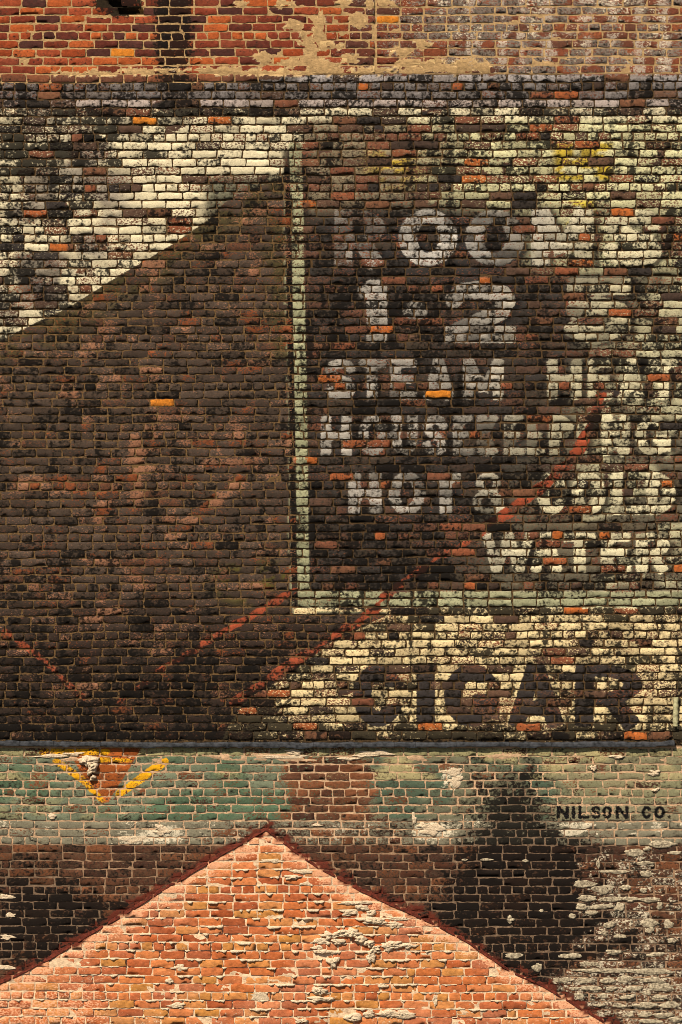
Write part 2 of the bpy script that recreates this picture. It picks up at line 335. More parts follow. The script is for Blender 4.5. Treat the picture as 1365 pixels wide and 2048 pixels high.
    gp = np.array([C(196, 108, 56), C(180, 90, 46), C(208, 122, 68), C(162, 78, 40), C(210, 136, 72), C(188, 98, 50), C(192, 128, 60)])[np.minimum((rnd * 7).astype(int), 6)]
    gp = lerp3(gp, one * C(206, 140, 108), .04 + .16 * ((rnd * 19.7) % 1.0) + .2 * sst(50, 10, g) + .25 * sst(.5, .7, nl) + 0 * g)
    brick = np.where((gin > 0)[:, None], gp, brick)
    setA(gin, C(228, 164, 124)); st(gin, .10 + .60 * (1 - sst(2, 40 , g + (nm - .5) * 40)), .02 + .1 * (rnd2 - .4), .05 + .2 * W(nm > .62))
    st(gin * boxf(u, v, -400, 210, 1960, 2300, 50), .45, 0, .28); st(gin * boxf(u, v, -400, 1900, 2020, 2300, 20) * W(nm > .45), ch=.35)
    tar = (np.abs(g + 8) - 8 - 12 * (fbm(u / 16, v / 12, 133, 2) - .5) * 2); tz = W((v > 1600) & (tar < 0.0))
    setA(tz, C(98, 46, 34)); st(tz * (1 - sst(-5, 0, tar)), .84, .34 + (nm - .5) * .7, 0)
    # ---- signboard script and arrow mark (figures on the lower wall)
    nz = (v > 1600) & (v < 1650) & (u > 1080)
    B = np.where((v >= 1492)[:, None], C(160, 84, 40) * (.7 + .6 * rnd[:, None]), B)
    sd = np.where(v >= 1492, 40.0, sd)
    ns = NIL.ev(u, v); B = np.where(nz[:, None], one * C(22, 20, 20), B); sd = np.where(nz, ns, sd)
    st((1 - sst(0, 3, ns)) * W(nz), .90 - .2 * (nl - .5), .12)
    tri = np.maximum((v - 1606), np.maximum(np.abs(u - 208) - 62 * (1606 - v) / 100 - 8, 1496 - v)) * .8
    az = (v >= 1492) & (v < 1625) & (u < 400); sd = np.where(az, tri, sd); st((1 - sst(-2, 3, tri)) * W(az), .8, .2)
    gb = (v < 149) & (u > 930)
    ux = u + 60 * (vn(u / 90, u * 0, 191) - .5)
    bars = np.maximum(np.abs(np.mod(ux - 950, 61) - 30) - 9, np.abs(np.mod(v + 38, 96) - 48) - 34) + 26 * (nm - .5) + 14 * (fbm(u / 16, v / 12, 193, 2) - .5) + 5 * (rnd - .5)
    B = np.where(gb[:, None], one * C(172, 154, 136), B); sd = np.where(gb, bars, sd); st((1 - sst(-3, 3, bars)) * W(gb), .58, .16)
    # ---- accents: red lines, yellow lines, black line of the border, outlines of ROOMS
    acc = one * C(152, 72, 48); sa = np.full(n, 40.0)
    for f in RED: sa = np.minimum(sa, f(u, v))
    r2 = RED2(u, v) + 1.0; sa = np.where(r2 < sa, r2 + 2.5 * (1 - sst(900, 1000, u)) * W(u > 770), sa)
    sa = sa + 6 * (nm - .5) + 9 * (fbm(u / 13, v / 9, 181, 2) - .5) + np.where(rnd2 > .76, 6, 0)
    bk = STRIPE_BLACK(u, v); m = (bk < 10) & (sa > 6); acc = np.where(m[:, None], one * C(20, 17, 15), acc); sa = np.where(m, bk, sa)
    ol = np.abs(ls + 1) - 1.1; m = sg & (v < 545) & (u > 780) & (nl > .40); acc = np.where(m[:, None], one * C(44, 42, 42), acc); sa = np.where(m, ol, sa)
    yl = np.full(n, 40.0)
    for f in YEL: yl = np.minimum(yl, f(u, v))
    m = az; acc = np.where(m[:, None], one * C(222, 158, 28), acc); sa = np.where(m, yl + 5 * (nm - .5), sa)
    m = (v > 1640); sa = np.where(m, 40, sa)
    if not mortar:
        h2 = (rnd * 91.7) % 1.0; pz = paintzone * (1 - tb)
        cov = cov - pz * np.where(h2 < .16, .34, np.where(h2 < .34, .16, 0)) * W(bd > 0) * (1 - .6 * ins) * (1 - .5 * inl) - pz * ins * .30 * sst(.54, .74, fbm(u / 34, v / 26, 141, 3))
        soot_and_shade = soot_and_shade + pz * .30 * sst(.56, .8, fbm(u / 8, v / 150, 143, 2))
        soot_and_shade = soot_and_shade + pz * np.where(h2 > .82, .24, np.where(h2 > .68, .12, 0)) - pz * .05
        h4 = (rnd * 73.9 + rnd2 * 3.1) % 1.0; bare = pz * (1 - ins) * W(bd > 0) * W(h4 < (.10 + .22 * sst(.4, .62, nl)) * np.where(sg, .55, 1) * (1 - .85 * inl))
        brick = np.where((bare > 0)[:, None], np.array([C(86, 64, 52), C(72, 56, 48), C(104, 76, 60), C(58, 51, 48), C(120, 80, 58)])[np.minimum((rnd2 * 5).astype(int), 4)], brick); cov = cov - bare * (.30 + .40 * rnd)
        h3 = (rnd * 57.1) % 1.0
        tint = one * C(150, 122, 92); A = A + (A * .62 + tint * .10 - A) * (pz * sst(.55, 1, h3) * (1 - ins))[:, None]
        # the sign letters have faded unevenly brick by brick
        fd = np.clip(sg * (.06 + .40 * sst(.45, .95, (rnd * 33.3) % 1.0) + .30 * (1 - sst(900, 1150, u)) * sst(.4, .62, nl) + .35 * boxf(u, v, 640, 785, 400, 545, 8) + .40 * boxf(u, v, 906, 1200, 820, 920, 8) + .42 * boxf(u, v, 926, 1060, 405, 545, 8) + .30 * boxf(u, v, 1030, 1240, 700, 810, 8) + .35 * boxf(u, v, 1110, 1280, 540, 700, 8)), 0, .85)
        B = B + (A - B) * fd[:, None]
        lower = lo * (1 - gin); soot_and_shade = soot_and_shade + lower * np.where(h2 > .75, .14, 0); cov = cov - lower * np.where(h2 < .2, .22, 0) * (1 - W(nz)) * (1 - tz)
        pp = patch_sd(u, v); A = np.where((pp < 2)[:, None], C(206, 170, 118), A); cov = np.where((pp < 1) & (v < 160), .95, cov); sd = np.where((pp < 4) & (v < 160), 40, sd); soot_and_shade = np.where((pp < 1) & (v < 160), .05, soot_and_shade)
    if mortar:
        mc = one * C(92, 70, 46)
        mc = lerp3(mc, one * C(118, 90, 58), ins)
        mc = np.where((tb > 0)[:, None], C(186, 150, 104), mc)
        mc = np.where((lo > 0)[:, None], C(206, 166, 130), mc)
        mc = np.where(((lo > 0) & (bl > .2))[:, None], C(134, 108, 86), mc)
        mc = np.where(((dn > 0) & (bl <= .2))[:, None], C(160, 126, 98), mc)
        mc = np.where((gin > 0)[:, None], C(234, 198, 160), mc)
        mc = np.where((tz > 0)[:, None], C(92, 46, 34), mc)
        brick = mc * (0.8 + .4 * nm[:, None])
        cov = cov * np.where((tb > 0) | (lo > 0), .35, .20 + .25 * ins); cov = np.where(gin > 0, 0, cov); cov = np.where(tz > 0, .8, cov)
        cov = np.where(nz & (ns < 0), .75, cov)
        soot_and_shade = np.where(lo > 0, soot_and_shade * .35, soot_and_shade * .62); soot_and_shade = np.where(tb > 0, soot_and_shade * .5, soot_and_shade)
        soot_and_shade = np.where((tb > 0) & (blobf(u, v, 238, 8, 66, 34) > .3), 1, soot_and_shade)  # hole shade painted in: mortar behind the missing bricks is coloured black
        chalk = chalk * .3
    edge = np.clip(1 - vv * 7, 0, 1) + .4 * np.clip(1 - (1 - vv) * 7, 0, 1)
    if not mortar: soot_and_shade = soot_and_shade + .14 * edge * paintzone * (1 - tb)
    return dict(brick=np.c_[brick, rnd], paintA=np.c_[A, np.clip(cov, 0, 1)], paintB=np.c_[B, np.clip(sd, -30, 30)], accent=np.c_[acc, np.clip(sa, -30, 30)],
                wear=np.c_[np.clip(soot_and_shade, 0, 1.1), np.clip(chalk, 0, 1), rnd2, vv])

PATCH = [(527, 118, 18, 14), (590, 52, 16, 13), (640, 60, 11, 36), (586, 128, 26, 8), (653, 135, 34, 16), (716, 38, 17, 12), (484, 8, 12, 7), (688, 6, 22, 9), (742, 8, 12, 10),
    (846, 90, 16, 10), (802, 104, 20, 9), (780, 4, 18, 8), (836, 126, 50, 6), (932, 128, 28, 11), (960, 134, 18, 10), (660, 92, 26, 7), (566, 8, 18, 5), (300, 143, 70, 5), (440, 142, 80, 6), (745, 141, 50, 5), (570, 146, 90, 4), (876, 140, 60, 5), (612, 78, 12, 16), (165, 147, 60, 4), (620, 110, 12, 22), (700, 116, 22, 9)]
def patch_sd(u, v):
    out = np.full(np.shape(u), 30.0)
    m = v < 200
    if m.any():
        a, b = u[m], v[m]; q = np.full(a.shape, 30.0); wa = (fbm(a / 11, b / 9, 201, 3) - .5) * 26; wb = (fbm(a / 11, b / 9, 205, 3) - .5) * 18
        for (x, y, ru, rv_) in PATCH: q = np.minimum(q, (np.sqrt(((a + wa - x) / ru) ** 2 + ((b + wb - y) / rv_) ** 2) - .9) * min(ru, rv_))
        out[m] = q
    return out
def base_depth(u, v):
    return np.where(v < 1490, 0.0, -0.014) + 0.004 * (fbm(u / 120, v / 90, 31) - .5)
HOLES = [(238, 4, 22, 9), (262, 22, 26, 7), (1122, 389, 13, 9), (728, 1513, 14, 3)]
def hole(u, v):
    h = np.zeros(np.shape(u))
    for a, b, ru, rv in HOLES: h = np.maximum(h, (((u - a) / ru) ** 2 + ((v - b) / rv) ** 2 < 1).astype(float))
    return h

# ------------------------------------------------------------------ materials
def layered(name, rough=.85, mortar=False):
    m = bpy.data.materials.new(name); m.use_nodes = True; t = m.node_tree; N = t.nodes; L = t.links
    for n in list(N): N.remove(n)
    out = N.new('ShaderNodeOutputMaterial'); bs = N.new('ShaderNodeBsdfPrincipled'); L.new(bs.outputs[0], out.inputs[0])
    bs.inputs['Roughness'].default_value = rough
    try: bs.inputs['Specular IOR Level'].default_value = .04
    except Exception: pass
    def att(n): a = N.new('ShaderNodeAttribute'); a.attribute_name = n; return a
    ab, aA, aB, aC, aw = [att(k) for k in ('brick', 'paintA', 'paintB', 'accent', 'wear')]
    sw = N.new('ShaderNodeSeparateColor'); L.new(aw.outputs['Color'], sw.inputs[0])
    geo = N.new('ShaderNodeNewGeometry')
    def M(op, a, b=None, c=None, clamp=False):
        n = N.new('ShaderNodeMath'); n.operation = op; n.use_clamp = clamp
        for i, x in enumerate((a, b, c)):
            if x is None: continue
            if isinstance(x, (int, float)): n.inputs[i].default_value = x
            else: L.new(x, n.inputs[i])
        return n.outputs[0]
    rw = M('MULTIPLY', ab.outputs['Alpha'], 0.0 if mortar else 37.0)
    def noise(sx, sz, det=4, w=True, rough=.6, dist=0, lo=.32, hi=.68):
        mp = N.new('ShaderNodeMapping'); mp.inputs['Scale'].default_value = (sx, sx, sz); L.new(geo.outputs['Position'], mp.inputs[0])
        n = N.new('ShaderNodeTexNoise'); n.noise_dimensions = '4D'; n.inputs['Scale'].default_value = 1; n.inputs['Detail'].default_value = det
        n.inputs['Roughness'].default_value = rough; n.inputs['Distortion'].default_value = dist
        L.new(mp.outputs[0], n.inputs['Vector']); 
        if w: L.new(rw, n.inputs['W'])
        r = N.new('ShaderNodeMapRange'); r.inputs[1].default_value = lo; r.inputs[2].default_value = hi; L.new(n.outputs[0], r.inputs[0]); return r.outputs[0]
    def step(x, lo, hi):
        r = N.new('ShaderNodeMapRange'); r.interpolation_type = 'SMOOTHSTEP'; L.new(x, r.inputs[0])
        for i, q in ((1, lo), (2, hi)):
            if isinstance(q, (int, float)): r.inputs[i].default_value = q
            else: L.new(q, r.inputs[i])
        return r.outputs[0]
    def mix(f, a, b):
        n = N.new('ShaderNodeMix'); n.data_type = 'RGBA'; L.new(f, n.inputs[0])
        for i, x in ((6, a), (7, b)):
            if isinstance(x, tuple): n.inputs[i].default_value = x + (1,)
            else: L.new(x, n.inputs[i])
        return n.outputs[2]
    def scale(col, f):
        n = N.new('ShaderNodeVectorMath'); n.operation = 'SCALE'; L.new(col, n.inputs[0]); L.new(f, n.inputs[3]); return n.outputs[0]
    n_wear = noise(55, 85, 6, rough=.72)
    n_soot = noise(44, 40, 3, rough=.52, dist=.4)
    n_soft = noise(26, 40, 3)
    n_fine = noise(260, 260, 3)
    n_mid = noise(70, 90, 4)
    n_chalk = noise(45, 60, 6, rough=.7)
    # paint layers
    k = M('MULTIPLY_ADD', n_mid, 3.0, -1.5); sdb = M('ADD', aB.outputs['Alpha'], k)
    pB = step(sdb, 1.2, -1.2); pt = mix(pB, aA.outputs['Color'], aB.outputs['Color'])
    sdc = M('ADD', aC.outputs['Alpha'], k); pC = step(sdc, 1.2, -1.2); pt = mix(pC, pt, aC.outputs['Color'])
    pt = scale(pt, M('MULTIPLY_ADD', n_mid, .34, .80))
    bc = scale(ab.outputs['Color'], M('MULTIPLY_ADD', n_soft, .55, .62))
    cv = aA.outputs['Alpha']
    rev = step(n_wear, M('SUBTRACT', cv, .03), M('ADD', cv, .07))
    col = mix(rev, pt, bc)
    # bright edge of chipped mortar splash
    ck = M('SUBTRACT', 1.02, sw.outputs[1]); cm = step(n_chalk, M('SUBTRACT', ck, .02), M('ADD', ck, .22))
    col = mix(M('MULTIPLY', cm, .85), col, tuple(lin((226, 208, 178)) * .9))
    th = M('SUBTRACT', 1.0, sw.outputs[0]); ss = M('MULTIPLY_ADD', n_soot, .55, M('MULTIPLY', n_soft, .45))
    sg1 = step(ss, M('SUBTRACT', th, .30), M('ADD', th, .22)); col = mix(M('MULTIPLY', sg1, .72), col, (0.026, 0.019, 0.013))
    sm = step(ss, M('ADD', th, .02), M('ADD', th, .26))
    col = mix(M('MULTIPLY', sm, .84), col, (0.0065, 0.0055, 0.005))
    pit = step(n_fine, .93, 1.05); col = mix(M('MULTIPLY', pit, .55), col, (0.012, 0.009, 0.007))
    col = scale(col, M('MULTIPLY_ADD', n_fine, .30, .84))
    L.new(col, bs.inputs['Base Color'])
    bp = N.new('ShaderNodeBump'); bp.inputs['Strength'].default_value = .9 if mortar else .7; bp.inputs['Distance'].default_value = .0035 if mortar else .0011
    h = M('ADD', M('MULTIPLY', n_fine, .35), M('MULTIPLY', n_wear, .9)); L.new(h, bp.inputs['Height']); L.new(bp.outputs[0], bs.inputs['Normal'])
    return m
MAT_BRICK = layered('weathered_painted_brick')
MAT_MORTAR = layered('lime_mortar', .95, True)
def simple(name, c1, c2, sc=60, bump=.004, rough=.9, c3=None):
    m = bpy.data.materials.new(name); m.use_nodes = True; t = m.node_tree; N = t.nodes; L = t.links; bs = N['Principled BSDF']
    bs.inputs['Roughness'].default_value = rough; bs.inputs['Specular IOR Level'].default_value = .08
    geo = N.new('ShaderNodeNewGeometry'); n = N.new('ShaderNodeTexNoise'); n.inputs['Scale'].default_value = sc; n.inputs['Detail'].default_value = 7; n.inputs['Roughness'].default_value = .7
    L.new(geo.outputs['Position'], n.inputs['Vector'])
    r = N.new('ShaderNodeValToRGB'); L.new(n.outputs[0], r.inputs[0]); r.color_ramp.elements[0].position = .35; r.color_ramp.elements[1].position = .62
    r.color_ramp.elements[0].color = tuple(C(*c1)) + (1,); r.color_ramp.elements[1].color = tuple(C(*c2)) + (1,)
    if c3: e = r.color_ramp.elements.new(.27); e.color = tuple(C(*c3)) + (1,)
    L.new(r.outputs[0], bs.inputs['Base Color'])
    bp = N.new('ShaderNodeBump'); bp.inputs['Distance'].default_value = bump; L.new(n.outputs[0], bp.inputs['Height']); L.new(bp.outputs[0], bs.inputs['Normal'])
    return m
MAT_LUMP = simple('crusty_lime_mortar', (172, 144, 112), (238, 214, 182), 120, .010)
MAT_CRUST = simple('pale_mineral_crust', (86, 72, 58), (198, 180, 150), 50, .006)
MAT_TAN = simple('tan_cement_render', (176, 142, 96), (212, 178, 126), 110, .003)
MAT_SLATE = simple('grey_painted_slate', (30, 31, 33), (68, 68, 71), 24, .004, .75, (26, 26, 28))
MAT_TAR = simple('red_brown_tar', (56, 26, 20), (112, 50, 36), 40, .006, .8)
MAT_GROUND = simple('worn_asphalt', (58, 56, 54), (80, 78, 74), 12, .004)
MAT_FAR = simple('sooty_brick_far', (70, 50, 42), (112, 76, 58), 6, .004)

# ------------------------------------------------------------------ brick courses
def build_rows():
    rows = []   # (left v, right v, header, key)
    def seq(vl, vr):
        k = len(vl)
        return [(vl[i], vr[i]) for i in range(k)]
    anchors = [(-28, -28), (72, 71), (173.5, 172.6), (275, 273), (376, 374), (477, 475), (578, 577), (676, 675), (773.5, 772), (871, 869), (972, 968.5), (1075, 1070), (1174.5, 1171), (1272.5, 1270), (1372, 1370), (1471, 1470.5)]
    for i in range(len(anchors) - 1):
        a, b = anchors[i], anchors[i + 1]
        for k in range(6):
            rows.append((a[0] + (b[0] - a[0]) * k / 6, a[1] + (b[1] - a[1]) * k / 6, k == 0))
    rows.append((1471.5, 1470.5, False))
    for k in range(1, 5): rows.insert(0, (-28 - 16.8 * k, -28 - 16.8 * k, False))
    low = [1504, 1520.3, 1536.6, 1552.7, 1569]
    for q in low: rows.append((q, q, False))
    an = [(1585.3, 1585.3, 6), (1681.3, 1683, 6), (1779.5, 1780.5, 7), (1893, 1896, 6), (1991.7, 1995, 6), (2090, 2093, 6), (2190, 2192, 1)]
    for i in range(len(an) - 1):
        a, b = an[i], an[i + 1]
        for k in range(a[2]): rows.append((a[0] + (b[0] - a[0]) * k / a[2], a[1] + (b[1] - a[1]) * k / a[2], k == 0))
    return rows
ROWS = build_rows()
U0, U1 = -270, 1635
def row_v(r, u):
    a, b, _ = ROWS[r]; return a + (b - a) * np.clip((np.asarray(u, float) - 150) / 1000, -.2, 1.2) + 2.6 * (vn(np.asarray(u) / 110, r * .33, 77) - .5) + 1.1 * (vn(np.asarray(u) / 34, r * 1.7, 78) - .5)
bricks = []   # u0,u1,v,hgt,row
for r, (vl, vr, hd) in enumerate(ROWS):
    v0 = vl
    segs = [(U0, 751, hd), (751, U1, hd)] if v0 < 150 else [(U0, U1, hd)]
    if abs(v0 - 72) < 3: segs = [(U0, 751, True), (751, U1, False)]
    if abs(v0 - 55.3) < 3: segs = [(U0, 751, False), (751, U1, True)]
    for (a, b, h) in segs:
        pitch = 23.6 if h else 49.2
        u = a + (RNG.uniform(-pitch, 0) if a == U0 else 1.5)
        if not h and a == U0: u = a - (r % 2) * 24.6 - RNG.uniform(0, 9)
        while u < b - 4:
            p = pitch * RNG.uniform(.94, 1.06)
            if not h and RNG.random() < .035: p = 24.5 * RNG.uniform(.7, 1.1)
            if h and RNG.random() < .03: p = 47
            e = min(u + p, b)
            j = RNG.uniform(1.9, 3.3)
            if e - u > 8: bricks.append((u + j / 2, e - j / 2, r, h))
            u = e
bricks = [b for b in bricks if not hole((b[0] + b[1]) / 2, row_v(b[2], (b[0] + b[1]) / 2))]
nb = len(bricks)
BU0 = np.array([b[0] for b in bricks]); BU1 = np.array([b[1] for b in bricks]); BR = np.array([b[2] for b in bricks])
BC = (BU0 + BU1) / 2; BV = np.array([float(row_v(b[2], (b[0] + b[1]) / 2)) for b in bricks])
BW = BU1 - BU0
rv = np.array([0.5 * (a + b) for a, b, _ in ROWS]); gap = np.gradient(rv)
BH = gap[BR] - np.where(BV < 150, 3.2, np.where(BV > 1690, 2.4, 3.0)) + RNG.normal(0, .4, nb); BH = np.clip(BH, 11.4, 15)
RN1 = RNG.random(nb); RN2 = RNG.random(nb)
SPEC = np.zeros(nb)
for a, b in SPECIAL: SPEC[np.argmin((BC - a) ** 2 + 9 * (BV - b) ** 2)] = 1
painted = (BV > 150) & (BV < 1490)
gab = in_gable(BC, BV) > 0
PROUD = np.where(painted, RNG.normal(.0034, .0022, nb), np.where(gab, RNG.normal(.002, .0022, nb), RNG.normal(.0015, .0012, nb)))
PROUD += np.where((BV > 2000), 0, 0)
WALL = np.where(BV < 150 + 0 * BC, 0, np.where(BV < 1492, 1, np.where(gab, 3, 2)))

def brick_arrays(idx, nx, nz=3):
    """vertices and faces for many bricks at once"""
    k = len(idx); us = np.linspace(0, 1, nx + 1); vs = np.linspace(0, 1, nz + 1)
    gw = BW[idx]
    # outer cells narrow (the worn arris)
    e = np.clip(.9 / gw, .01, .12)
    usk = e[:, None] + (1 - 2 * e[:, None]) * ((us[None, 1:-1] - us[1]) / (us[-2] - us[1])); usk = np.c_[np.zeros(k), usk, np.ones(k)]
    eh = .9 / BH[idx]; vsk = eh[:, None] + (1 - 2 * eh[:, None]) * ((vs[None, 1:-1] - vs[1]) / (vs[-2] - vs[1])); vsk = np.c_[np.zeros(k), vsk, np.ones(k)]
    Ug = np.repeat(usk[:, None, :], nz + 1, 1); Vg = np.repeat(vsk[:, :, None], nx + 1, 2)     # k, nz+1, nx+1
    u = BU0[idx][:, None, None] + Ug * gw[:, None, None]
    vc = np.stack([row_v(int(BR[i]), BU0[i] + usk[q] * BW[i]) for q, i in enumerate(idx)])     # course line
    v = vc[:, None, :] + (.5 - Vg) * BH[idx][:, None, None]
    seed = idx[:, None, None] * 3.71
    jx = (fbm(v / 5 + seed, u / 9, 41, 2) - .5); jz = (fbm(u / 7 + seed, v / 9, 43, 2) - .5)
    jz2 = fbm(u / 6 + seed * 1.7, v / 3, 47, 2)
    bx = np.minimum(Ug, 1 - Ug) * gw[:, None, None]; bz = np.minimum(Vg, 1 - Vg) * BH[idx][:, None, None]
    ru = 1 + .9 * RN2[idx][:, None, None]
    onx = (Ug < .001) | (Ug > .999); onz = (Vg < .001) | (Vg > .999)
    u = u + jx * 3.4 * onx; v = v + jz * 3.6 * onz - (jz2 > .74) * 1.8 * onz * np.sign(.5 - Vg)
    crn = np.exp(-bx / 2.2) * np.exp(-bz / 1.6)                                                  # rounded corners
    u = u + crn * .55 * ru * np.sign(.5 - Ug); v = v - crn * .4 * ru * np.sign(.5 - Vg)
    pt = painted[idx][:, None, None]
    d = PROUD[idx][:, None, None] + base_depth(u, v) + (fbm(u / 9 + seed, v / 7, 51, 2) - .5) * np.where(pt, .0015, .0010)
    tx = np.sin(idx * 12.9)[:, None, None] * .0018; tz = np.sin(idx * 78.2)[:, None, None] * .0016
    d = d + tx * (Ug - .5) * 2 + tz * (Vg - .5) * 2
    d = np.where(onx | onz, d - np.where(pt, .0013, .0008), d)
    nv = (nz + 1) * (nx + 1)
    P = np.stack([WX(u), -d, WZ(v)], -1).reshape(k, nv, 3)
    # ring
    ring = [(0, i) for i in range(nx + 1)] + [(j, nx) for j in range(1, nz + 1)] + [(nz, i) for i in range(nx - 1, -1, -1)] + [(j, 0) for j in range(nz - 1, 0, -1)]
    ri = np.array([a * (nx + 1) + b for a, b in ring]); nr = len(ri)
    back = P[:, ri].copy(); back[:, :, 1] = 0.032
    P = np.concatenate([P, back], 1)
    faces = []
    for j in range(nz):
        for i in range(nx):
            a = j * (nx + 1) + i; faces.append((a, a + 1, a + nx + 2, a + nx + 1))
    nfront = len(faces)
    for q in range(nr):
        q2 = (q + 1) % nr; faces.append((ri[q2], ri[q], nv + q, nv + q2))
    F = np.array(faces)
    uv = np.stack([u.reshape(k, nv), v.reshape(k, nv)], -1); uv = np.concatenate([uv, uv[:, ri]], 1)
    vv = Vg.reshape(k, nv); vv = np.concatenate([vv, vv[:, ri]], 1)
    sm = np.array([0 < (q % nx) < nx - 1 and 0 < (q // nx) < nz - 1 for q in range(nfront)] + [False] * nr)
    rn = np.repeat(RN1[idx][:, None], P.shape[1], 1); rn2 = np.repeat(RN2[idx][:, None], P.shape[1], 1)
    at = paint(uv[..., 0].ravel(), uv[..., 1].ravel(), rn.ravel(), rn2.ravel(), vv.ravel(), spec=np.repeat(SPEC[idx][:, None], P.shape[1], 1).ravel())
    at = {a: b.reshape(k, P.shape[1], 4).astype(np.float32) for a, b in at.items()}
    return P.astype(np.float32), F, sm, at
def mk_mesh(name, P, F, sm, at, mat):
    me = bpy.data.meshes.new(name); n = len(P); m = len(F); c = F.shape[1]
    me.vertices.add(n); me.vertices.foreach_set('co', np.ascontiguousarray(P, np.float32).ravel())
    me.loops.add(m * c); me.loops.foreach_set('vertex_index', np.ascontiguousarray(F, np.int32).ravel())
    me.polygons.add(m); me.polygons.foreach_set('loop_start', np.arange(0, m * c, c, dtype=np.int32))
    try: me.polygons.foreach_set('loop_total', np.full(m, c, np.int32))
    except Exception: pass
    me.polygons.foreach_set('use_smooth', np.asarray(sm, bool))
    me.update(calc_edges=True)
    if at:
        for k, a in at.items():
            q = me.attributes.new(k, 'FLOAT_COLOR', 'POINT'); q.data.foreach_set('color', np.ascontiguousarray(a, np.float32).ravel())
    me.materials.append(mat)
    return me
col = scn.collection
def link(o, parent=None):
    col.objects.link(o)
    if parent is not None: o.parent = parent
    return o
def thing(name, label, cat, loc):
    o = bpy.data.objects.new(name, None); col.objects.link(o); o.location = loc; o['label'] = label; o['category'] = cat; o.empty_display_size = .3
    return o
def part(name, me, parent, origin=None):
    """mesh is in world coordinates: re-origin it, parent it"""
    o = bpy.data.objects.new(name, me)
    pl = Vector(parent.location) if parent is not None else Vector((0, 0, 0))
    n = len(me.vertices); a = np.empty(n * 3, np.float32); me.vertices.foreach_get('co', a); a = a.reshape(-1, 3)
    if origin is None: origin = a.mean(0)
    a = a - np.asarray(origin, np.float32); me.vertices.foreach_set('co', a.ravel()); me.update()
    link(o, parent); o.location = Vector([float(q) for q in origin]) - pl
    return o

walls = [
    thing('bare_brick_wall', 'bare orange-red brick wall strip with tan joints along the very top, above the painted wall', 'wall', (0, 0, WZ(149))),
    thing('painted_brick_wall', 'tall brick wall with faded ghost signs, dark brown diagonal field and pale ROOMS lettering', 'wall', (0, 0, WZ(1490))),
    thing('lower_brick_wall', 'sooty brick wall below the dark ledge, with flaking green paint band and black painted script', 'wall', (0, 0, ZB)),
    thing('gable_brick_wall', 'gable-shaped area of clean orange bricks with squeezed-out pale mortar at the bottom', 'wall', (-.6, 0, ZB)),
]
MAXP = 298
for w in range(4):
    idx = np.where(WALL == w)[0]
    inview = (BU0[idx] > -2) & (BU1[idx] < 1367) & (BV[idx] > 4) & (BV[idx] < 2044)
    sc = np.where(inview, BW[idx] * BH[idx], 0); order = np.argsort(-sc); single = idx[order[:MAXP]]; single = single[np.isin(single, idx[inview])]
    rest = np.setdiff1d(idx, single)
    for kind, arr in (('single', single), ('rest', rest)):
        Ps, Fs, Ss, As = [], [], [], []; off = 0
        fine = (BC[arr] > 1080) & (BC[arr] < 1400) & (BV[arr] > 1600) & (BV[arr] < 1645)
        for nx, nz, sel in ((8, 4, arr[(BW[arr] > 32) & ~fine]), (4, 4, arr[(BW[arr] <= 32) & ~fine]), (22, 6, arr[fine])):
            if not len(sel): continue
            P, F, sm, at = brick_arrays(sel, nx, nz)
            if kind == 'single':
                for q in range(len(sel)):
                    part('brick', mk_mesh('brick', P[q], F, sm, {k: a[q] for k, a in at.items()}, MAT_BRICK), walls[w])
            else:
                k, n = P.shape[:2]
                Ps.append(P.reshape(-1, 3)); Fs.append((F[None] + (np.arange(k) * n)[:, None, None]).reshape(-1, 4) + off); off += k * n
                Ss.append(np.tile(sm, k)); As.append({a: b.reshape(-1, 4) for a, b in at.items()})
        if kind == 'rest' and Ps:
            at = {a: np.concatenate([q[a] for q in As]) for a in As[0]}
            o = part('brickwork', mk_mesh('brickwork', np.concatenate(Ps), np.concatenate(Fs), np.concatenate(Ss), at, MAT_BRICK), walls[w]); o['kind'] = 'stuff'

# ------------------------------------------------------------------ mortar beds (one relief sheet per wall, behind the bricks)
st_ = 5.0
gu = np.arange(U0 - 5, U1 + 6, st_); gv = np.arange(-95, 2190, st_)
GU, GV = np.meshgrid(gu, gv); fu, fv = GU.ravel(), GV.ravel()
jn = fbm(fu / 7, fv / 5, 61, 3)
rec = np.where(fv < 152, .0022, np.where(fv < 1490, .0082, .0040)); rec = np.where((in_gable(fu, fv) > 0) & (fv > 1600), .0020 + .016 * sst(.54, .76, fbm(fu / 26, fv / 9, 68, 2)) * sst(20, 80, in_gable(fu, fv)), rec)
fill = sst(.50, .75, fbm(fu / 60, fv / 40, 67, 2)); rec = rec - .0024 * ((f_brown(fu, fv) < 0) & (fv > 330) & (fv < 1490))
dm = base_depth(fu, fv) - rec + (jn - .5) * .005 + fill * np.where((fv > 152) & (fv < 1490), .003, .001)
psd = patch_sd(fu, fv); dm = np.where(psd < 3, np.maximum(dm, base_depth(fu, fv) + .0052 * sst(2.5, -2.5, psd) + (jn - .5) * .003), dm)
sm_ = sst(.50, .68, fbm(fu / 46, fv / 9, 210, 3)) * boxf(fu, fv, -400, 1900, 1508, 1522, 4); dm = dm + sm_ * .009
dm = dm - hole(fu, fv) * .09
crk = (np.abs(fu - 751) < 3) & (fv < 150); dm = np.where(crk, dm - .01, dm)
Pm = np.stack([WX(fu), -dm, WZ(fv)], -1)
atm = paint(fu, fv, vn(fu / 40, fv / 16, 91), np.full(fu.size, .3), np.full(fu.size, .5), mortar=True)
nu = len(gu); nv_ = len(gv)
ii, jj = np.meshgrid(np.arange(nu - 1), np.arange(nv_ - 1)); a = (jj * nu + ii).ravel(); Fq = np.stack([a, a + nu, a + nu + 1, a + 1], -1)
cu = GU[:-1, :-1].ravel() + 2.5; cvv = GV[:-1, :-1].ravel() + 2.5
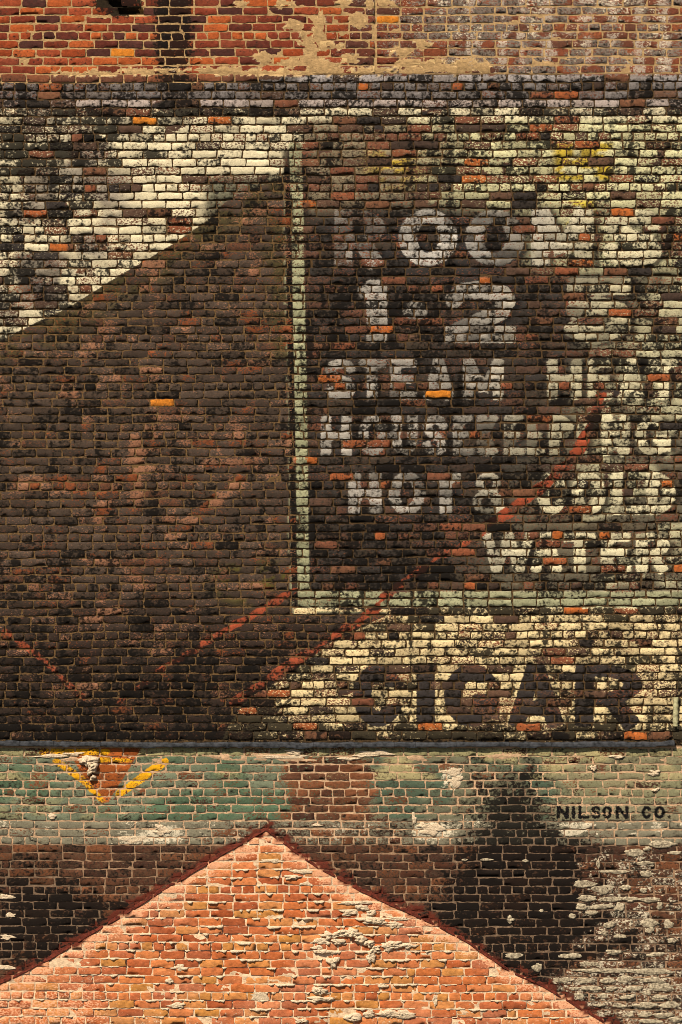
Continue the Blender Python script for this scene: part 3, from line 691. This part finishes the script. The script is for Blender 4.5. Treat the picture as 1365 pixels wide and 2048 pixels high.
wid = np.where(cvv < 150, 0, np.where(cvv < 1490, 1, np.where(in_gable(cu, cvv) > 0, 3, 2)))
for w in range(4):
    f = Fq[wid == w]; used, inv = np.unique(f.ravel(), return_inverse=True)
    part('mortar', mk_mesh('mortar', Pm[used], inv.reshape(-1, 4), np.ones(len(f), bool), {k: x[used] for k, x in atm.items()}, MAT_MORTAR), walls[w])

# ------------------------------------------------------------------ lumps, patches, beads
def blob_arr(cu_, cv_, ru, rv_, h, seed, rings=7, seg=24, rough=.35, rot=0, flat=.5, base=0.0):
    """irregular raised pat of mortar; base = depth of the wall face it sits on"""
    th = np.arange(seg) / seg * 2 * math.pi
    out = 1 + rough * 2.4 * (fbm(np.cos(th) * 1.6 + seed * 3.1 + 50, np.sin(th) * 1.6 + 50, int(seed) % 97, 3) - .5)
    P = [[cu_, cv_]]; R = [0.]
    for k in range(1, rings + 1):
        t = k / rings
        x = np.cos(th) * t * out * ru; y = np.sin(th) * t * out * rv_
        c, s = math.cos(rot), math.sin(rot)
        P += list(np.stack([cu_ + x * c - y * s, cv_ + x * s + y * c], -1)); R += [t] * seg
    P = np.array(P, float); R = np.array(R)
    prof = np.clip(1 - R ** (2 / flat), 0, 1) ** .6
    d = prof * h * (.35 + 1.3 * fbm(P[:, 0] / 4 + seed, P[:, 1] / 3, 71, 3)) * 1.25 + base_depth(P[:, 0], P[:, 1]) + base
    d[-seg:] = base_depth(P[-seg:, 0], P[-seg:, 1]) - .012
    V = np.stack([WX(P[:, 0]), -d, WZ(P[:, 1])], -1)
    F = []
    for q in range(seg): F.append((0, 1 + (q + 1) % seg, 1 + q, 1 + q))
    for k in range(1, rings):
        for q in range(seg):
            a0 = 1 + (k - 1) * seg + q; a1 = 1 + (k - 1) * seg + (q + 1) % seg; F.append((a0, a1, a1 + seg, a0 + seg))
    return V, F
def blob_obj(name, blobs, mat, parent, smooth=True):
    import itertools
    V = []; F = []; off = 0
    for v_, f_ in blobs:
        V.append(v_); F += [tuple(dict.fromkeys(int(i) + off for i in f)) for f in f_]; off += len(v_)
    me = bpy.data.meshes.new(name); me.from_pydata(np.concatenate(V).tolist(), [], F); me.materials.append(mat)
    for p in me.polygons: p.use_smooth = smooth
    return part(name, me, parent)
rg = np.random.default_rng(5)
# crusts under the ledge and on the lower wall
for k, (a, b, ru, rv_, h) in enumerate([(176, 1523, 19, 12, .03), (183, 1538, 13, 14, .035), (186, 1554, 6, 9, .03), (590, 1504, 20, 6, .01), (100, 1513, 40, 4, .008), (150, 1508, 20, 4, .008), (560, 1514, 60, 4, .006), (750, 1506, 36, 5, .006), (700, 1518, 30, 4, .007), (1240, 1513, 16, 4, .012), (1187, 1536, 6, 6, .015), (1308, 1546, 14, 5, .012),
        (1312, 1581, 9, 5, .014), (862, 1660, 26, 10, .008), (829, 1640, 5, 14, .008), (850, 1652, 12, 6, .01), (325, 1664, 22, 9, .008), (318, 1655, 10, 7, .01), (104, 1632, 8, 6, .012), (272, 1680, 30, 8, .004), (905, 1545, 20, 10, .004), (912, 1562, 18, 14, .004), (634, 1651, 12, 3, .006), (12, 1793, 18, 5, .006), (20, 1832, 12, 5, .006), (15, 1875, 16, 6, .006), (12, 1935, 20, 6, .007), (728, 1512, 20, 3, .006)]):
    blob_obj('mortar_lump', [blob_arr(a, b, ru, rv_, h, k * 5 + 1, 8, 26, .8, 0, .5)], MAT_LUMP, walls[2])
crusts = [(1322, 1688, 38, 7), (1296, 1698, 10, 5), (1268, 1705, 26, 8), (1290, 1726, 20, 5), (1350, 1706, 20, 4), (1230, 1744, 40, 4), (1292, 1748, 14, 7), (1168, 1768, 30, 8), (1208, 1779, 26, 9), (1252, 1776, 14, 6), (1288, 1781, 8, 5),
          (1175, 1797, 26, 6), (1225, 1799, 30, 5), (1262, 1799, 22, 6), (1300, 1800, 30, 5), (1165, 1815, 16, 7), (1205, 1814, 28, 5), (1240, 1814, 12, 9), (1320, 1812, 8, 7), (1145, 1833, 10, 5), (1185, 1826, 18, 5), (1300, 1847, 20, 9), (1220, 1850, 14, 7), (1338, 1850, 12, 10), (1210, 1866, 8, 6), (1300, 1861, 12, 6), (1240, 1873, 16, 4), (1345, 1882, 10, 6),
          (1228, 1905, 22, 6), (1030, 1912, 22, 6), (1140, 1913, 26, 6), (1180, 1928, 24, 5), (1310, 1910, 22, 5), (1075, 1936, 12, 10), (1230, 1942, 60, 5), (1310, 1944, 50, 6), (1180, 1942, 40, 4), (1125, 1961, 24, 6), (1170, 1961, 24, 6), (1215, 1962, 22, 6), (1250, 1959, 18, 8), (1305, 1961, 30, 6),
          (1150, 1978, 14, 4), (1185, 1977, 24, 6), (1225, 1978, 14, 5), (1270, 1978, 18, 6), (1325, 1974, 32, 9), (1160, 1993, 12, 7), (1205, 1993, 14, 5), (1255, 1995, 16, 5), (1295, 1986, 12, 6), (1320, 1996, 22, 6), (1345, 2010, 18, 7), (1290, 2011, 26, 7), (1335, 2012, 22, 6), (1200, 2011, 14, 4), (1240, 2012, 16, 5), (1260, 2030, 12, 5), (1290, 2030, 18, 6), (1325, 2031, 26, 6), (1350, 2040, 16, 6), (1300, 2043, 30, 5), (1020, 1838, 6, 10), (1022, 1840, 10, 3), (1084, 1822, 6, 3), (975, 1720, 14, 3), (1052, 1722, 8, 3), (930, 1720, 7, 3), (1197, 1728, 4, 10)]
for k, (a, b, ru, rv_) in enumerate(crusts):
    blob_obj('mineral_crust', [blob_arr(a, b, ru * .95, rv_ * 1.1, .004 + .007 * rg.random(), k * 3 + 2, 6, 24, .42, 0, .8)], MAT_CRUST, walls[2])
# big mortar lumps on the gable
lumps = [[(645, 1882, 16, 7, .012), (662, 1872, 16, 8, .02), (684, 1866, 18, 8, .024), (706, 1868, 16, 9, .028), (722, 1878, 14, 8, .028), (738, 1888, 14, 7, .025), (752, 1896, 10, 6, .02)], [(676, 1884, 15, 6, .022)], [(668, 1924, 13, 11, .022)], [(742, 1914, 9, 11, .022), (746, 1904, 10, 6, .02)],
         [(638, 1896, 14, 5, .012), (643, 1903, 11, 5, .02)], [(745, 1842, 22, 7, .024)], [(742, 1826, 10, 7, .016)], [(788, 1850, 22, 6, .012), (765, 1846, 10, 4, .012)], [(712, 1806, 30, 4, .014), (725, 1815, 14, 6, .016)], [(700, 1826, 14, 6, .014)], [(586, 1755, 17, 6, .016)], [(612, 1768, 14, 5, .008)], [(784, 1893, 20, 9, .016), (790, 1888, 18, 6, .02), (818, 1892, 18, 5, .016)], [(700, 1808, 25, 3, .01)],
         [(640, 1982, 16, 9, .026)], [(648, 1998, 24, 5, .02)], [(782, 2028, 30, 9, .018), (805, 2030, 22, 8, .016)], [(705, 2035, 20, 9, .022)], [(738, 2028, 16, 8, .016)], [(604, 2042, 14, 6, .02)], [(520, 1990, 24, 16, .004)], [(600, 1744, 22, 5, .008)], [(545, 1722, 24, 4, .008)], [(870, 2000, 5, 12, .01)], [(668, 1906, 10, 3, .012)], [(356, 1936, 14, 8, .008)], [(340, 1962, 10, 6, .012)], [(355, 2012, 18, 6, .01)], [(765, 1972, 10, 5, .012)], [(800, 1838, 20, 5, .008)]]
for k, grp in enumerate(lumps):
    blob_obj('mortar_lump', [blob_arr(a, b, ru, rv_, h, k * 11 + q * 3 + 4, 8, 26, .7, 0, .6) for q, (a, b, ru, rv_, h) in enumerate(grp)], MAT_LUMP, walls[3])
# beads of squeezed-out mortar along the bed joints of the gable
nbead = 0
gr = [r for r in range(len(ROWS)) if ROWS[r][0] > 1690]
for r in gr:
    vj = 0.5 * (ROWS[r][0] + ROWS[r - 1][0]) if r else 0
    uu = np.arange(-20, 1400, 3.2)
    vline = np.array([float(.5 * (row_v(r, q) + row_v(r - 1, q))) for q in uu])
    g = in_gable(uu, vline)
    amp = (fbm(uu / 22 + r * 9.7, uu * 0 + r, 83, 3) - .47) * 2.6 + 1.1 * (fbm(uu / 7 + r, uu * 0, 85, 2) - .5)
    amp = (amp + 1.0 * (vn(uu / 3.3 + r * 3.1, uu * 0, 86) - .5)) * sst(8, 50, g) * (.35 + .85 * blobf(uu, vline, 640, 1850, 520, 230) + .25)
    on = (amp > .04) & (g > 8)
    i = 0
    while i < len(uu):
        if not on[i]: i += 1; continue
        j = i
        while j + 1 < len(uu) and on[j + 1] and j - i < 46: j += 1
        if j - i >= 2:
            s = slice(i, j + 1); x = uu[s]; am = np.clip(amp[s], 0.0, 1.0); n = len(x); am[0] *= .3; am[-1] *= .3
            d0 = base_depth(x, vline[s]); pr = .002 + am * .020; hh = 1.0 + am * 3.0 * (.6 + .8 * fbm(x / 6, x * 0 + r, 87, 2)); vm = vline[s] + am * 1.6 + (fbm(x / 9, x * 0 + r, 89, 2) - .5) * 2.2
            prof = [(-.5, -.012), (-.55, .45), (-.2, .95), (.35, 1.0), (.62, .55), (.5, -.012)]
            P = []
            for (a, b) in prof:
                dd = d0 + (pr * b if b > 0 else b); P.append(np.stack([WX(x), -(dd + .001 * (fbm(x / 4, x * 0 + a * 9, 88, 1) - .5)), WZ(vm + a * hh * 1.25)], -1))
            P = np.array(P); m = len(prof); F = []
            for a in range(m - 1):
                for q in range(n - 1):
                    F.append((a * n + q, a * n + q + 1, (a + 1) * n + q + 1, (a + 1) * n + q)[::-1])
            me = bpy.data.meshes.new('mortar_bead'); me.from_pydata(P.reshape(-1, 3).tolist(), [], F); me.materials.append(MAT_LUMP)
            for p in me.polygons: p.use_smooth = True
            part('mortar_bead', me, walls[3]); nbead += 1
        i = j + 1
print('bricks', nb, 'beads', nbead)
# ------------------------------------------------------------------ tar strip left by the old roof
def tar_piece(us):
    P = []; F = []; m_ = len(us)
    for q, u_ in enumerate(us):
        vc = float(roof_v(u_)) + 5 * (float(fbm(u_ / 40, 1.1, 8, 2)) - .5); e = min(q, m_ - 1 - q) / 3.0; e = min(e, 1.0)
        w = (2.5 + 6 * float(vn(u_ / 22, 3.3, 7))) * (.3 + .7 * e)
        d0 = float(base_depth(np.array([u_]), np.array([vc]))[0])
        for (o, d) in [(-w - 1.5, -.003), (-w, .0025), (-w * .4, .004 + .003 * float(vn(u_ / 5, 2, 9))), (.6, .006 + .006 * float(vn(u_ / 7, 5, 9)) * e), (1.6, .004), (2.0, -.01)]:
            P.append((WX(u_), -(d0 + float(d)), WZ(vc + o)))
    n = 6
    for q in range(m_ - 1):
        for a in range(n - 1): F.append((q * n + a, q * n + a + 1, (q + 1) * n + a + 1, (q + 1) * n + a))
    return P, F
u_ = -60
while u_ < 1300:
    L_ = rg.uniform(18, 64); us = np.arange(u_, u_ + L_, 2.2)
    P, F = tar_piece(us); me = bpy.data.meshes.new('tar_piece'); me.from_pydata(P, [], F); me.materials.append(MAT_TAR)
    part('tar_piece', me, walls[2]); u_ += L_ + rg.uniform(-4, 12)
# ------------------------------------------------------------------ dark ledge between the painted wall and the lower wall
def led_v(u): return 1487 + np.interp(u, [0, 150, 380, 1220, 1320, 1350], [-1, 0, 2.5, 1, 0, -3]) + 1.5 * (vn(u / 60, u * 0, 15) - .5)
u_ = U0
while u_ < 1352:
    L_ = float(rg.uniform(38, 120)); e_ = min(u_ + L_, 1354); x = np.linspace(u_ + .25, e_ - .25, max(4, int((e_ - u_) / 4)))
    if e_ - u_ < 6: break
    v0 = led_v(x) + float(rg.uniform(-.8, .8)) + (vn(x / 9, x * 0, 19) - .5) * 1.4; tk = 3.7 + 1.6 * vn(x / 20, x * 0, 16); pr = .024 + .008 * vn(x / 25, x * 0, 17); drop = 3.6 * fbm(x / 12, x * 0, 18, 2) ** 2
    P = []
    for (a, b, c) in [(-1.0, -.01, 0), (-.95, .45, 0), (-.25, .9, 0), (.55, 1.0, .4), (1.0, .92, 1), (1.05, -.01, 1)]:
        P.append(np.stack([WX(x), -(pr * b if b > 0 else 0 * x - .02), WZ(v0 + a * tk + c * drop)], -1))
    n = len(x); F = []
    for a in range(5):
        for q in range(n - 1): F.append((a * n + q, (a + 1) * n + q, (a + 1) * n + q + 1, a * n + q + 1))
    F += [tuple(a * n for a in range(6)), tuple(a * n + n - 1 for a in range(5, -1, -1))]
    me = bpy.data.meshes.new('ledge_slate'); me.from_pydata(np.array(P).reshape(-1, 3).tolist(), [], F); me.materials.append(MAT_SLATE)
    part('ledge_slate', me, walls[1]); u_ = e_
# rain pipe stub painted pale at the right edge, above the end of the ledge
def tube(name, u0, v0, u1, v1, r, mat, parent, depth=.03, seg=12):
    P = []; F = []; n = 12
    for k in range(n + 1):
        t = k / n; uu = u0 + (u1 - u0) * t; vv_ = v0 + (v1 - v0) * t; rr = r * (1 + .12 * math.sin(k * 2.1))
        for q in range(seg):
            a = q / seg * 2 * math.pi; P.append((WX(uu) + rr * S * math.cos(a), -depth + rr * S * math.sin(a), WZ(vv_)))
    for k in range(n):
        for q in range(seg): F.append((k * seg + q, k * seg + (q + 1) % seg, (k + 1) * seg + (q + 1) % seg, (k + 1) * seg + q))
    me = bpy.data.meshes.new(name); me.from_pydata(P, [], F); me.materials.append(mat)
    for p in me.polygons: p.use_smooth = True
    return part(name, me, parent)
MAT_POST = simple('flaking_pale_green_paint', (120, 112, 84), (190, 182, 140), 30, .003, .8, (50, 44, 34))
tube('painted_pipe', 1352, 1394, 1351, 1452, 5.5, MAT_POST, walls[1], .016)

# ------------------------------------------------------------------ rest of the facade beyond the surveyed courses, and the ground
def box(name, x0, x1, y0, y1, z0, z1, mat):
    P = [(x, y, z) for x in (x0, x1) for y in (y0, y1) for z in (z0, z1)]
    F = [(0, 1, 3, 2), (4, 6, 7, 5), (0, 4, 5, 1), (2, 3, 7, 6), (0, 2, 6, 4), (1, 5, 7, 3)]
    me = bpy.data.meshes.new(name); me.from_pydata(P, [], F); me.materials.append(mat); return me
fac = thing('warehouse_building', 'plain sooty brick body of the building that carries the painted wall', 'building', (0, 3, 0))
part('wall_body', box('wall_body', WX(U0) - 9, WX(U1) + 9, .14, 9, 0, WZ(-95) + 2.5, MAT_FAR), fac)
gme = bpy.data.meshes.new('ground'); gme.from_pydata([(-600, -600, 0), (600, -600, 0), (600, 600, 0), (-600, 600, 0)], [], [(0, 1, 2, 3)]); gme.materials.append(MAT_GROUND)
go = bpy.data.objects.new('ground', gme); go['kind'] = 'structure'; link(go)
